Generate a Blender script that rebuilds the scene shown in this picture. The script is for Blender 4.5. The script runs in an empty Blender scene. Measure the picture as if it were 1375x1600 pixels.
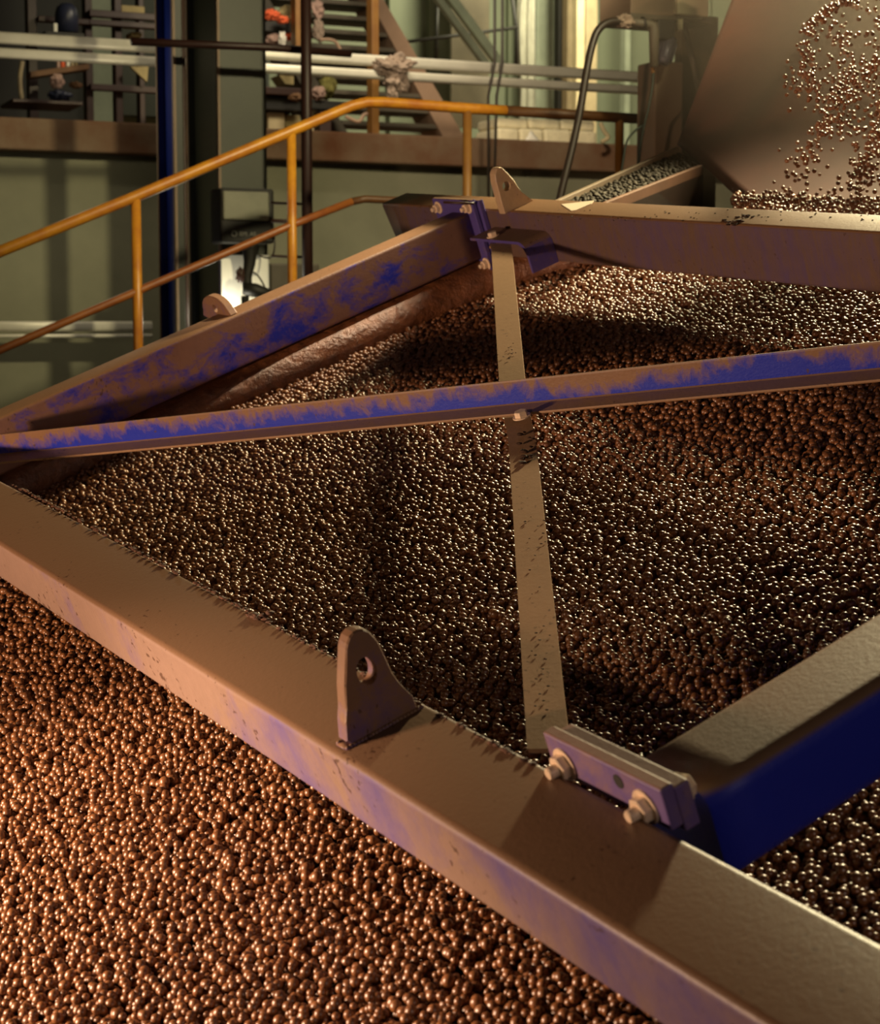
import bpy, bmesh, math, random
import numpy as np
from mathutils import Vector, Matrix
random.seed(7); rng = np.random.default_rng(11)
scene = bpy.context.scene
col = scene.collection
V = Vector
# ------------------------------------------------------------------ camera
FPX = 2870.0
TH = math.atan(300 / FPX)
CAM = V((0, 0, 4.2))
RT = V((1, 0, 0)); FW = V((0, math.cos(TH), -math.sin(TH))); UP = V((0, math.sin(TH), math.cos(TH)))
cd = bpy.data.cameras.new('camera'); cam = bpy.data.objects.new('camera', cd); col.objects.link(cam)
cam.location = CAM; cam.rotation_euler = (math.pi / 2 - TH, 0, 0)
cd.sensor_fit = 'VERTICAL'; cd.sensor_height = 36.0; cd.lens = 36.0 * FPX / 1600.0
cd.clip_start = .05; cd.clip_end = 100
cd.dof.use_dof = True; cd.dof.focus_distance = 3.2; cd.dof.aperture_fstop = 8.0
scene.camera = cam

# frame of the inclined machine: a along the front beam, b away, c out of its plane
def ray(x, y): return RT * ((x - 687.5) / FPX) - UP * ((y - 800) / FPX) + FW
D1 = -ray(-1000, 225).normalized()
_d = ray(6600, -2230); D2 = (_d - D1 * _d.dot(D1)).normalized()
NN = D1.cross(D2)
if NN.z < 0: NN = -NN
def FR(a, b, c): return CAM + D1 * a + D2 * b + NN * (c - 1.0)
def at(x, y, c=0.0):
    r = ray(x, y); return r * ((-1 + c) / NN.dot(r))
def ab(x, y, c=0.0):
    X = at(x, y, c); return X.dot(D1), X.dot(D2)
def ata(x, y, a):
    r = ray(x, y); X = r * (a / D1.dot(r)); return X.dot(D2), X.dot(NN) + 1
def atb(x, y, b):
    r = ray(x, y); X = r * (b / D2.dot(r)); return X.dot(D1), X.dot(NN) + 1
def P(x, y, z): return CAM + ray(x, y) * z
# frame of the building wall: s along the wall, w away from us
WA = math.atan(1 / 2.234)
WX = V((math.cos(WA), math.sin(WA), 0)); WY = V((-math.sin(WA), math.cos(WA), 0)); ZZ = V((0, 0, 1))
def W(s, w, z): return WX * s + WY * w + V((0, 0, z))
def wat(x, y, w):
    r = ray(x, y); X = r * (w / WY.dot(r)) + CAM; return X.dot(WX), X.z
def WP(x, y, w):
    r = ray(x, y); return CAM + r * (w / WY.dot(r))

# ------------------------------------------------------------------ world, lamps, exposure
vs = scene.view_settings
vs.view_transform = 'Standard'; vs.look = 'None'; vs.gamma = 1.0; vs.exposure = 0.0
wd = bpy.data.worlds.new('world'); scene.world = wd; wd.use_nodes = True
bg = wd.node_tree.nodes['Background']; bg.inputs[0].default_value = (1.0, .72, .42, 1); bg.inputs[1].default_value = .035
def lamp(name, kind, loc, energy, color, size=.2, target=None, spot=None, blend=.5):
    l = bpy.data.lights.new(name, kind); l.energy = energy; l.color = color
    if kind == 'AREA': l.shape = 'DISK'; l.size = size
    else: l.shadow_soft_size = size
    if kind == 'SPOT': l.spot_size = math.radians(spot); l.spot_blend = blend
    o = bpy.data.objects.new(name, l); col.objects.link(o); o.location = loc
    if target is not None: o.rotation_euler = (V(target) - V(loc)).to_track_quat('-Z', 'Y').to_euler()
    return o
lamp('flood_lamp_front', 'SPOT', FR(-2.9, -1.35, .52), 330, (1.0, .64, .40), .08, FR(-2.85, .7, -.1), 108, .75)
lamp('foreground_fill', 'SPOT', FR(-3.0, -1.0, 1.0), 380, (1.0, .69, .45), .05, FR(-2.45, -.12, -.22), 54, .55)  # added fill for the foreground pellets, cone kept off the deck
lamp('lip_fill', 'SPOT', P(1000, -700, 4.6), 330, (1.0, .84, .58), .05, P(400, 610, 4.75), 17, .5)  # added spot, there only to light the rusty lip
lamp('right_beam_fill', 'SPOT', FR(.9, .9, .75), 27, (1.0, .80, .66), .10, FR(-1.6, 1.1, -.1), 76, .6)  # fill added to bring up the blue side of the right beam
lamp('flood_lamp_behind', 'SPOT', FR(-4.4, 4.75, .86), 1250, (1.0, .84, .48), .14, FR(-2.8, 1.2, -.1), 50, .2)
lamp('hall_lamp', 'SPOT', P(1950, -1350, 3.8), 620, (1.0, .86, .50), .10, WP(150, 560, 9.0), 42, .8)
lamp('gangway_fill', 'SPOT', WP(900, -420, 5.7), 330, (1.0, .82, .55), .15, WP(930, 90, 8.0), 52, .8)  # fill added to brighten the right stretch of galvanised rails
lamp('mezzanine_lamp', 'AREA', WP(1000, -330, 11.0), 150, (1.0, .92, .62), .8, WP(760, 120, 13.0))
lamp('stair_lamp', 'AREA', WP(560, -260, 8.3), 22, (1.0, .86, .62), .5, WP(520, 120, 9.6))
lamp('pipe_lamp', 'POINT', WP(40, 130, 8.35), 5, (1.0, .86, .6), .05)

STEAM = .13
# ------------------------------------------------------------------ node materials
def new_mat(name):
    m = bpy.data.materials.new(name); m.use_nodes = True
    nt = m.node_tree; b = nt.nodes['Principled BSDF']
    return m, nt, b
def sock(nt, x):
    return x
def mth(nt, op, a, b=None, clamp=False):
    n = nt.nodes.new('ShaderNodeMath'); n.operation = op; n.use_clamp = clamp
    for i, x in enumerate((a, b)):
        if x is None: continue
        if isinstance(x, (int, float)): n.inputs[i].default_value = x
        else: nt.links.new(x, n.inputs[i])
    return n.outputs[0]
def noise(nt, vec, scale, detail=4, rough=.6, dist=0.0):
    n = nt.nodes.new('ShaderNodeTexNoise'); n.inputs['Scale'].default_value = scale
    n.inputs['Detail'].default_value = detail; n.inputs['Roughness'].default_value = rough
    n.inputs['Distortion'].default_value = dist
    nt.links.new(vec, n.inputs['Vector']); return n.outputs[0]
def dotv(nt, vec, v):
    n = nt.nodes.new('ShaderNodeVectorMath'); n.operation = 'DOT_PRODUCT'
    nt.links.new(vec, n.inputs[0]); n.inputs[1].default_value = v; return n.outputs['Value']
def mixc(nt, f, a, b):
    n = nt.nodes.new('ShaderNodeMix'); n.data_type = 'RGBA'
    if isinstance(f, (int, float)): n.inputs[0].default_value = f
    else: nt.links.new(f, n.inputs[0])
    for i, x in ((6, a), (7, b)):
        if isinstance(x, tuple): n.inputs[i].default_value = (*x, 1)
        else: nt.links.new(x, n.inputs[i])
    return n.outputs[2]
def bump(nt, b, h, strength, dist):
    n = nt.nodes.new('ShaderNodeBump'); n.inputs['Strength'].default_value = strength; n.inputs['Distance'].default_value = dist
    nt.links.new(h, n.inputs['Height']); nt.links.new(n.outputs[0], b.inputs['Normal'])
def framevec(nt, sa=1.0, sb=1.0, sc=1.0):
    g = nt.nodes.new('ShaderNodeNewGeometry')
    c = nt.nodes.new('ShaderNodeCombineXYZ')
    for i, (v, s) in enumerate(((D1, sa), (D2, sb), (NN, sc))):
        nt.links.new(dotv(nt, g.outputs['Position'], tuple(v * s)), c.inputs[i])
    return g, c.outputs[0]
DUST = (.19, .10, .052)
BLUE = (.007, .020, .36)
def dusty(name, k=0.0, sharp=7.0, stretch=(1, 1, 1), scale=14, grad=None, dust=DUST, blue=BLUE, cmax=1.0, cmin=0.0, topblue=0.0, toplit=1.0, spec=.35, rough=.5, specks=True):
    """blue paint under settled dust: the dust lies thick on faces that look up, patchy on the sides"""
    m, nt, b = new_mat(name)
    g, fv = framevec(nt, *stretch)
    n1 = noise(nt, fv, scale, 9, .72, .3)
    g0, f0 = framevec(nt)
    n2 = noise(nt, f0, 3.1, 3, .5)
    t = mth(nt, 'ADD', mth(nt, 'MULTIPLY', n1, 1.1), mth(nt, 'MULTIPLY', n2, .9))
    t = mth(nt, 'ADD', t, -1.0 + k)
    if grad:
        vec, off = grad
        gd = mth(nt, 'ADD', dotv(nt, g.outputs['Position'], tuple(vec)), off)
        t = mth(nt, 'ADD', t, gd)
    mask = mth(nt, 'ADD', mth(nt, 'MULTIPLY', t, sharp), .5, True)
    mask = mth(nt, 'ADD', mth(nt, 'MULTIPLY', mask, cmax - cmin), cmin)
    upf = dotv(nt, g.outputs['Normal'], tuple(NN))
    upm = mth(nt, 'MULTIPLY', mth(nt, 'ADD', upf, -.45), 4.0, True)
    side = mth(nt, 'SUBTRACT', 1.0, mth(nt, 'MULTIPLY', upm, 1.0 - topblue))
    mask = mth(nt, 'MULTIPLY', mask, side)
    n3 = noise(nt, f0, 38, 6, .7)
    dcol = mixc(nt, n3, tuple(x * .82 for x in dust), tuple(min(1, x * 1.14) for x in dust))
    if toplit != 1.0: dcol = mixc(nt, upm, dcol, tuple(x * toplit * f for x, f in zip(dust, (1.0, .86, .62))))  # scales the tone of up-facing dust to stand in for how tops are lit
    c = mixc(nt, mask, dcol, blue)
    if specks:
        g3, f3 = framevec(nt, 1.0, 1.7, 1.0)
        sp = noise(nt, f3, 75, 2, .55); sp2 = noise(nt, f0, 7, 2, .5)
        s = mth(nt, 'MULTIPLY', mth(nt, 'ADD', mth(nt, 'ADD', sp, mth(nt, 'MULTIPLY', sp2, .45)), -.925), 22, True)
        c = mixc(nt, mth(nt, 'MULTIPLY', s, .75), c, (.06, .026, .014))
    nt.links.new(c, b.inputs['Base Color'])
    b.inputs['Roughness'].default_value = rough; b.inputs['Specular IOR Level'].default_value = spec
    nb = noise(nt, f0, 120, 4, .7)
    bump(nt, b, nb, .18, .004)
    return m
def plain(name, c, rough=.6, metal=0.0, var=.25, scale=8, spec=.5, c2=None, bmp=0.0, emit=None):
    m, nt, b = new_mat(name)
    g = nt.nodes.new('ShaderNodeNewGeometry')
    n1 = noise(nt, g.outputs['Position'], scale, 6, .65)
    c2 = c2 or tuple(x * (1 - var) for x in c)
    f = mth(nt, 'ADD', mth(nt, 'MULTIPLY', mth(nt, 'ADD', n1, -.5), 2.6), .5, True)
    nt.links.new(mixc(nt, f, c, c2), b.inputs['Base Color'])
    b.inputs['Roughness'].default_value = rough; b.inputs['Metallic'].default_value = metal
    b.inputs['Specular IOR Level'].default_value = spec
    if bmp: bump(nt, b, n1, bmp, .01)
    if emit:
        b.inputs['Emission Color'].default_value = (*emit[0], 1); b.inputs['Emission Strength'].default_value = emit[1]
    return m
M = {}
M['front'] = dusty('front_beam_paint', k=-.20, sharp=2.2, stretch=(.8, 1, .55), scale=9, grad=(D1 * .20, .44 - (D1.dot(CAM)) * .20), cmax=.62, cmin=.0, spec=.35, rough=.42, toplit=.66, dust=(.26, .17, .135))
M['back'] = dusty('back_beam_paint', k=-.06, sharp=2.6, stretch=(2.4, 1, .5), scale=16, cmax=.28, cmin=.02, dust=(.13, .078, .05), toplit=1.45)
M['side'] = dusty('side_beam_paint', k=-.06, sharp=5.0, scale=13, stretch=(1, .8, 1.2), cmax=.95, cmin=.06)
M['right'] = dusty('right_beam_paint', k=.62, sharp=5.0, scale=9, cmax=.96, grad=(NN * -6, NN.dot(CAM) * 6 - 6 - .18), dust=(.17, .10, .06), specks=False)
M['angle'] = dusty('angle_paint', k=-.0, sharp=3.6, scale=26, stretch=(1, 1, .7), grad=(NN * -9, NN.dot(CAM) * 9 - 9 - .20), cmax=1.0)
M['bar'] = dusty('bar_dust', k=-1.2, dust=(.27, .16, .09))
M['plate'] = dusty('plate_paint', k=.05, sharp=3.0, scale=24, cmax=.5, cmin=.08, dust=(.27, .16, .13))
M['plateback'] = dusty('rear_plate_paint', k=.22, sharp=4, scale=24, cmax=.6, cmin=.10, dust=(.2, .12, .08))
M['lug'] = dusty('lug_paint', k=-.1, sharp=3, scale=20, cmax=.5, cmin=.0, dust=(.22, .12, .07))
M['lugback'] = dusty('pale_lug_paint', k=-.3, sharp=3, scale=20, cmax=.5, dust=(.45, .32, .2))
M['bolt'] = plain('bolt_steel', (.85, .66, .48), .35, .1, .25, 60)
M['yellow'] = plain('yellow_rail_paint', (.70, .32, .02), .38, 0, .4, 9, .5, c2=(.42, .13, .02))
M['oldyellow'] = plain('old_yellow_paint', (.30, .15, .03), .5, 0, .4, 5, .5, c2=(.2, .08, .02))
M['midrail'] = plain('orange_rail_paint', (.36, .12, .022), .42, 0, .4, 8, .5, c2=(.2, .055, .018))
M['redbrown'] = plain('red_brown_paint', (.045, .015, .008), .5, 0, .4, 6)
M['darkred'] = plain('dark_red_oxide', (.03, .009, .006), .5)
M['rustlip'] = plain('rusty_lip', (.26, .095, .035), .33, .1, .5, 30, .9, c2=(.10, .035, .014), bmp=1.0)
M['rust'] = plain('rusty_steel', (.17, .052, .032), .65, .0, .5, 1.6, .3, c2=(.09, .034, .024), bmp=.15)
M['troughside'] = plain('trough_rust', (.16, .07, .035), .6, .1, .5, 5, .4)
M['dimrail'] = plain('dim_rail_paint', (.13, .055, .016), .5, 0, .4, 8)  # rail paint darkened: dimmer light along the rail put into the colour
M['concrete'] = plain('painted_concrete', (.25, .245, .165), .85, 0, .25, 2.2, .3, bmp=.15)
M['slab'] = plain('stained_slab_edge', (.20, .14, .09), .85, 0, .5, 3.0, .3, c2=(.13, .05, .022), bmp=.2)
M['column'] = plain('grey_green_column_paint', (.055, .06, .038), .5, 0, .3, 3)
M['columnshade'] = plain('shaded_column_paint', (.022, .025, .014), .5, 0, .3, 3)  # darker copy of the column paint, shade of its side put into colour
M['edge'] = plain('dusty_flange_edge', (.30, .21, .14), .6)
M['blue'] = plain('blue_column_paint', (.01, .03, .28), .35, 0, .3, 5)
M['galv'] = plain('galvanised_steel', (.80, .76, .64), .38, .15, .18, 7)
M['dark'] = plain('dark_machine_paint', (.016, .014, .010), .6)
M['black'] = plain('black_rubber', (.03, .02, .014), .45)
M['cable'] = plain('dark_green_cable', (.02, .03, .02), .5)
M['farwall'] = plain('pale_green_cladding', (.19, .215, .14), .7, 0, .2, 1.3)
M['palepost'] = plain('cream_paint', (.75, .62, .36), .6)
M['beige'] = plain('beige_paint', (.48, .38, .22), .6)
M['palegreen'] = plain('pale_green_paint', (.26, .29, .21), .6)
M['tarp'] = plain('pale_tarpaulin', (.36, .35, .27), .6, 0, .3, 9, bmp=.4)
M['stair'] = plain('stair_grey_steel', (.12, .10, .07), .6, 0, .3, 5)
M['stringer'] = plain('stringer_tan_paint', (.42, .27, .18), .6, 0, .3, 5)
M['white'] = plain('white_panel', (.78, .76, .66), .5, 0, .08, 4)
M['boxgrey'] = plain('pale_grey_box', (.25, .25, .18), .5, 0, .2, 9)
M['boxtan'] = plain('tan_box', (.20, .14, .09), .6, 0, .15, 6)
M['boxcream'] = plain('cream_box', (.85, .76, .50), .5, 0, .08, 6)
M['olive'] = plain('olive_panel', (.13, .105, .06), .6)
M['motor'] = plain('slate_blue_motor', (.075, .07, .10), .45, .2)
M['cream'] = plain('cream_sacking', (.85, .76, .52), .8, 0, .3, 14, bmp=.5)
M['whitepile'] = plain('white_powder', (.9, .85, .74), .9)
M['rag'] = plain('dusty_rag', (.36, .27, .21), .9, 0, .45, 18, .2, bmp=.8)
M['pink'] = plain('pinkish_cloth', (.50, .33, .27), .9, 0, .4, 18, .2, bmp=.6)
M['orange'] = plain('orange_red_cloth', (.85, .16, .06), .8, 0, .3, 20, .2, bmp=.6)
M['paleyel'] = plain('pale_yellow_sacking', (.48, .38, .18), .85, 0, .3, 15)
M['greenrag'] = plain('olive_cloth', (.22, .20, .06), .9, 0, .5, 18, .2, bmp=.6)
M['navy'] = plain('navy_drum', (.025, .03, .06), .4)
M['wood'] = plain('brown_wood', (.17, .08, .03), .7, 0, .4, 10)
M['ink'] = plain('grey_lettering', (.30, .29, .25), .6)
M['sticker'] = plain('pale_patch', (.80, .66, .50), .5)
M['floor'] = plain('dark_floor', (.06, .045, .03), .8)
M['pan'] = plain('pellet_fines', (.02, .009, .004), .9, 0, .4, 60, .2)

def pellet_mat(name, c1, c2, rough, spec):
    m, nt, b = new_mat(name)
    oi = nt.nodes.new('ShaderNodeObjectInfo')
    tc = nt.nodes.new('ShaderNodeTexCoord')
    n1 = noise(nt, tc.outputs['Object'], 2.2, 3, .6)
    f = mth(nt, 'ADD', mth(nt, 'MULTIPLY', oi.outputs['Random'], .7), mth(nt, 'MULTIPLY', n1, .3), True)
    nt.links.new(mixc(nt, f, c1, c2), b.inputs['Base Color'])
    b.inputs['Roughness'].default_value = rough; b.inputs['Specular IOR Level'].default_value = spec
    return m
M['pellet'] = pellet_mat('wet_ore_pellet', (.125, .046, .015), (.25, .098, .033), .36, .8)
M['wetpellet'] = pellet_mat('soaked_ore_pellet', (.035, .016, .008), (.07, .03, .014), .28, .9)
M['dullpellet'] = pellet_mat('dulled_ore_pellet', (.022, .015, .006), (.05, .034, .014), .7, .2)  # pellet colour darkened and dulled because the rear flood over-lights the trough

# ------------------------------------------------------------------ mesh helpers
def tag(o, label=None, cat=None, group=None, kind=None):
    if label: o['label'] = label
    if cat: o['category'] = cat
    if group: o['group'] = group
    if kind: o['kind'] = kind
    return o
def thing(name, loc, label, cat, group=None):
    o = bpy.data.objects.new(name, None); col.objects.link(o); o.location = loc; o.empty_display_size = .05
    return tag(o, label, cat, group)
def obj(name, bm, mat, parent=None, smooth=False):
    bmesh.ops.recalc_face_normals(bm, faces=bm.faces[:])
    if parent is not None:
        base = V((0, 0, 0)); q = parent
        while q is not None: base = base + q.location; q = q.parent
    vs_ = [v.co.copy() for v in bm.verts]
    lo = V([min(v[i] for v in vs_) for i in range(3)]); hi = V([max(v[i] for v in vs_) for i in range(3)])
    org = V(((lo.x + hi.x) / 2, (lo.y + hi.y) / 2, lo.z))
    for v in bm.verts: v.co -= org
    me = bpy.data.meshes.new(name)
    if smooth:
        for f in bm.faces: f.smooth = True
    bm.to_mesh(me); bm.free()
    me.materials.append(M[mat] if isinstance(mat, str) else mat)
    o = bpy.data.objects.new(name, me); col.objects.link(o)
    if parent is not None: o.parent = parent; o.location = org - base
    else: o.location = org
    return o
def B(): return bmesh.new()
def add_hexa(bm, p, bev=0.0, seg=2):
    """p: eight points, bottom four then top four"""
    t = bmesh.new()
    vv = [t.verts.new(q) for q in p]
    for f in ((0, 1, 2, 3), (4, 5, 6, 7), (0, 1, 5, 4), (1, 2, 6, 5), (2, 3, 7, 6), (3, 0, 4, 7)): t.faces.new([vv[i] for i in f])
    bmesh.ops.recalc_face_normals(t, faces=t.faces[:])
    if bev: bmesh.ops.bevel(t, geom=t.edges[:] , offset=bev, segments=seg, affect='EDGES', profile=.5)
    merge(bm, t)
def merge(bm, t):
    m = {}
    for v in t.verts: m[v] = bm.verts.new(v.co)
    for f in t.faces:
        try: nf = bm.faces.new([m[v] for v in f.verts]); nf.smooth = f.smooth
        except ValueError: pass
    t.free()
def fbox(bm, a0, a1, b0, b1, c0, c1, bev=.002, seg=2):
    add_hexa(bm, [FR(a0, b0, c0), FR(a1, b0, c0), FR(a1, b1, c0), FR(a0, b1, c0), FR(a0, b0, c1), FR(a1, b0, c1), FR(a1, b1, c1), FR(a0, b1, c1)], bev, seg)
def wbox_s(bm, s0, s1, z0, z1, w0, w1, bev=.004):
    add_hexa(bm, [W(s0, w0, z0), W(s1, w0, z0), W(s1, w1, z0), W(s0, w1, z0), W(s0, w0, z1), W(s1, w0, z1), W(s1, w1, z1), W(s0, w1, z1)], bev)
def wbox(bm, x0, x1, y0, y1, w, depth, bev=.004):
    ym = (y0 + y1) / 2; xm = (x0 + x1) / 2
    s0 = wat(x0, ym, w)[0]; s1 = wat(x1, ym, w)[0]; z1 = wat(xm, y0, w)[1]; z0 = wat(xm, y1, w)[1]
    wbox_s(bm, s0, s1, z0, z1, w, w + depth, bev)
def loft(bm, profs, cap=True, smooth=True):
    rings = [[bm.verts.new(p) for p in pr] for pr in profs]
    n = len(rings[0])
    for r0, r1 in zip(rings, rings[1:]):
        for i in range(n):
            f = bm.faces.new((r0[i], r0[(i + 1) % n], r1[(i + 1) % n], r1[i])); f.smooth = smooth
    if cap: bm.faces.new(rings[0]); bm.faces.new(rings[-1])
def roundrect(w0, w1, h0, h1, r, seg=6):
    pts = []
    for cx, cy, a0 in ((w1 - r, h1 - r, 0), (w0 + r, h1 - r, 90), (w0 + r, h0 + r, 180), (w1 - r, h0 + r, 270)):
        for k in range(seg + 1):
            a = math.radians(a0 + 90 * k / seg); pts.append((cx + r * math.cos(a), cy + r * math.sin(a)))
    return pts
def tube(bm, pts, r, n=12, cap=True):
    pts = [V(p) for p in pts]; rs = r if isinstance(r, (list, tuple)) else [r] * len(pts)
    prof = []; up = None
    for i, p in enumerate(pts):
        t = (pts[min(i + 1, len(pts) - 1)] - pts[max(i - 1, 0)]).normalized()
        if up is None: up = V((0, 0, 1)) if abs(t.z) < .9 else V((1, 0, 0))
        x = t.cross(up)
        if x.length < 1e-4: x = t.cross(V((0, 1, 0)))
        x.normalize(); y = x.cross(t).normalized(); up = y
        prof.append([p + (x * math.cos(k * 2 * math.pi / n) + y * math.sin(k * 2 * math.pi / n)) * rs[i] for k in range(n)])
    loft(bm, prof, cap)
def smoothpath(pts, k=6):
    pts = [V(p) for p in pts]; out = []
    for i in range(len(pts) - 1):
        p0 = pts[max(i - 1, 0)]; p1 = pts[i]; p2 = pts[i + 1]; p3 = pts[min(i + 2, len(pts) - 1)]
        for j in range(k):
            t = j / k
            out.append(.5 * ((2 * p1) + (p2 - p0) * t + (2 * p0 - 5 * p1 + 4 * p2 - p3) * t * t + (3 * p1 - p0 - 3 * p2 + p3) * t ** 3))
    out.append(pts[-1]); return out
def prism(bm, outline, f, d0, d1, holes=None, bev=0.0):
    """outline [(u,v)], f(u,v,d) -> point; one round hole (cu,cv,ru,rv) is cut by bridging"""
    if not holes:
        t = bmesh.new()
        A = [t.verts.new(f(u, v, d0)) for u, v in outline]; Bv = [t.verts.new(f(u, v, d1)) for u, v in outline]
        n = len(outline)
        for i in range(n): t.faces.new((A[i], A[(i + 1) % n], Bv[(i + 1) % n], Bv[i]))
        t.faces.new(A); t.faces.new(Bv[::-1])
        bmesh.ops.recalc_face_normals(t, faces=t.faces[:])
        if bev: bmesh.ops.bevel(t, geom=t.edges[:], offset=bev, segments=2, affect='EDGES')
        merge(bm, t); return
    cu, cv, ru, rv = holes; N = 48
    out = []
    for k in range(N):
        a = 2 * math.pi * k / N; dx, dy = math.cos(a), math.sin(a); best = None
        n = len(outline)
        for i in range(n):
            (x0, y0), (x1, y1) = outline[i], outline[(i + 1) % n]
            ex, ey = x1 - x0, y1 - y0; den = dx * ey - dy * ex
            if abs(den) < 1e-12: continue
            t_ = ((x0 - cu) * ey - (y0 - cv) * ex) / den; s_ = ((x0 - cu) * dy - (y0 - cv) * dx) / den
            if t_ > 0 and -1e-9 <= s_ <= 1 + 1e-9 and (best is None or t_ > best): best = t_
        out.append((cu + dx * best, cv + dy * best))
    inn = [(cu + ru * math.cos(2 * math.pi * k / N), cv + rv * math.sin(2 * math.pi * k / N)) for k in range(N)]
    ch = .0022
    def shr(p, q, e): L = math.hypot(p[0] - q[0], p[1] - q[1]); return (p[0] + (q[0] - p[0]) * e / L, p[1] + (q[1] - p[1]) * e / L)
    sg = 1 if d1 > d0 else -1
    outc = [shr(p, (cu, cv), ch) for p in out]
    rows = [([f(u, v, d0) for u, v in inn]), ([f(u, v, d0) for u, v in outc]), ([f(u, v, d0 + sg * ch) for u, v in out]), ([f(u, v, d1 - sg * ch) for u, v in out]), ([f(u, v, d1) for u, v in outc]), ([f(u, v, d1) for u, v in inn])]
    R_ = [[bm.verts.new(p) for p in r] for r in rows]
    for i in range(6):
        r0, r1 = R_[i], R_[(i + 1) % 6]
        for k in range(N): bm.faces.new((r0[k], r0[(k + 1) % N], r1[(k + 1) % N], r1[k]))
def hexbolt(bm, p, ax, r, h, n=6, shank=None):
    ax = ax.normalized(); x = ax.cross(V((0.13, .2, 1))).normalized(); y = ax.cross(x)
    c = lambda rr, hh, m=n: [p + ax * hh + (x * math.cos(2 * math.pi * k / m) + y * math.sin(2 * math.pi * k / m)) * rr for k in range(m)]
    loft(bm, [c(r * 1.35, 0, 24), c(r * 1.35, h * .18, 24)], True, False)
    loft(bm, [c(r, h * .18), c(r, h * .92), c(r * .9, h)], True, False)
    if shank: loft(bm, [c(r * .5, h, 16), c(r * .5, h + shank, 16), c(r * .42, h + shank + .002, 16)], True, False)
def lump(bm, c, r, seed, sub=4, amp=.35, freq=2.0):
    from mathutils import noise as mn
    t = bmesh.new(); bmesh.ops.create_icosphere(t, subdivisions=sub, radius=1.0)
    for v in t.verts:
        d = v.co.normalized(); k = 1 + amp * mn.fractal(d * freq + V((seed * 3.1, seed, 0)), .8, 2.0, 4) - .25 * abs(mn.noise(d * freq * 2.2 + V((seed, 0, 4))))
        v.co = V((d.x * r[0] * k, d.y * r[1] * k, d.z * r[2] * k)) + V(c)
    for f in t.faces: f.smooth = True
    merge(bm, t)

# ------------------------------------------------------------------ structure of the hall
def struct(name, bm, mat):
    o = obj(name, bm, mat); o['kind'] = 'structure'; return o
SX0, SX1 = -6.0, 9.5
zs_top = wat(100, 187, 9.2)[1]; zs_bot = wat(100, 237, 9.2)[1]
bm = B(); wbox_s(bm, SX0, SX1, 0, zs_bot, 9.3, 9.6, 0); struct('wall_back', bm, 'concrete')
bm = B(); wbox_s(bm, SX0, SX1, zs_bot, zs_top, 9.18, 13.5, .01); struct('trim_1', bm, 'slab')
bm = B(); wbox_s(bm, SX0, SX1, zs_top, 8.5, 13.5, 13.7, 0); struct('wall_mezzanine', bm, 'farwall')
bm = B(); wbox_s(bm, SX0, SX1, -.15, 0, -3.5, 9.6, 0); struct('floor', bm, 'floor')
bm = B(); wbox_s(bm, SX0, SX1, 8.5, 8.65, -3.5, 13.7, 0); struct('ceiling', bm, 'floor')
bm = B(); wbox_s(bm, SX0 - .2, SX0, 0, 8.5, -3.5, 13.7, 0); struct('wall_left', bm, 'concrete')
bm = B(); wbox_s(bm, SX1, SX1 + .2, 0, 8.5, -3.5, 13.7, 0); struct('wall_right', bm, 'concrete')

# ------------------------------------------------------------------ the blue frame over the pellets
# front beam
t = thing('front_beam', FR(-2.0, .72, -.1), 'dust-covered blue box beam running from far left to the lower right corner', 'beam')
prof = [(b, c) for b, c in roundrect(.655, .792, -.10, 0.0, .011, 6)]
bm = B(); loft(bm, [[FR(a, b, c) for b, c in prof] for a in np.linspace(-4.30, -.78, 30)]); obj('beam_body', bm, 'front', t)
bm = B(); fbox(bm, -4.30, -.78, .778, .786, -.214, -.0985, .001); o = obj('light_stop_plate', bm, 'dark', t); o['label'] = 'unseen plate added under the beam to block lamp light'  # unseen plate, added to stop front lamp light leaking under the beam
# lifting lug of the front beam (own plate welded on)
lug = [(.680, -.002), (.672, .012), (.6867, .0466), (.695, .075), (.7141, .1217), (.7225, .131), (.7309, .1345), (.740, .1325), (.7473, .1268), (.755, .1095), (.7575, .09), (.760, .06), (.768, .03), (.782, .008), (.790, -.002)]
bm = B(); prism(bm, lug, lambda u, v, d: FR(d, u, v), -1.924, -1.9, (.7285, .0795, .0135, .0185))
o = obj('lifting_lug', bm, 'lug', t); o['label'] = 'upright lug plate with a round hole'
# weld bead + chips of bare paint on the lug's near edge
bm = B()
loft(bm, [[FR(a, b, c) for a, c in ((-1.9235, -.001), (-1.9005, -.001), (-1.9005, .0015), (-1.9235, .0015))] for b in (.668, .679)])
for i in range(22):
    b = .672 + i * .0052
    for s in (-1.9, -1.924):
        tt = bmesh.new(); bmesh.ops.create_icosphere(tt, subdivisions=1, radius=.0038)
        for v in tt.verts: v.co += FR(s, b, .0008)
        merge(bm, tt)
obj('weld_bead', bm, 'lug', o, True)
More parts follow.
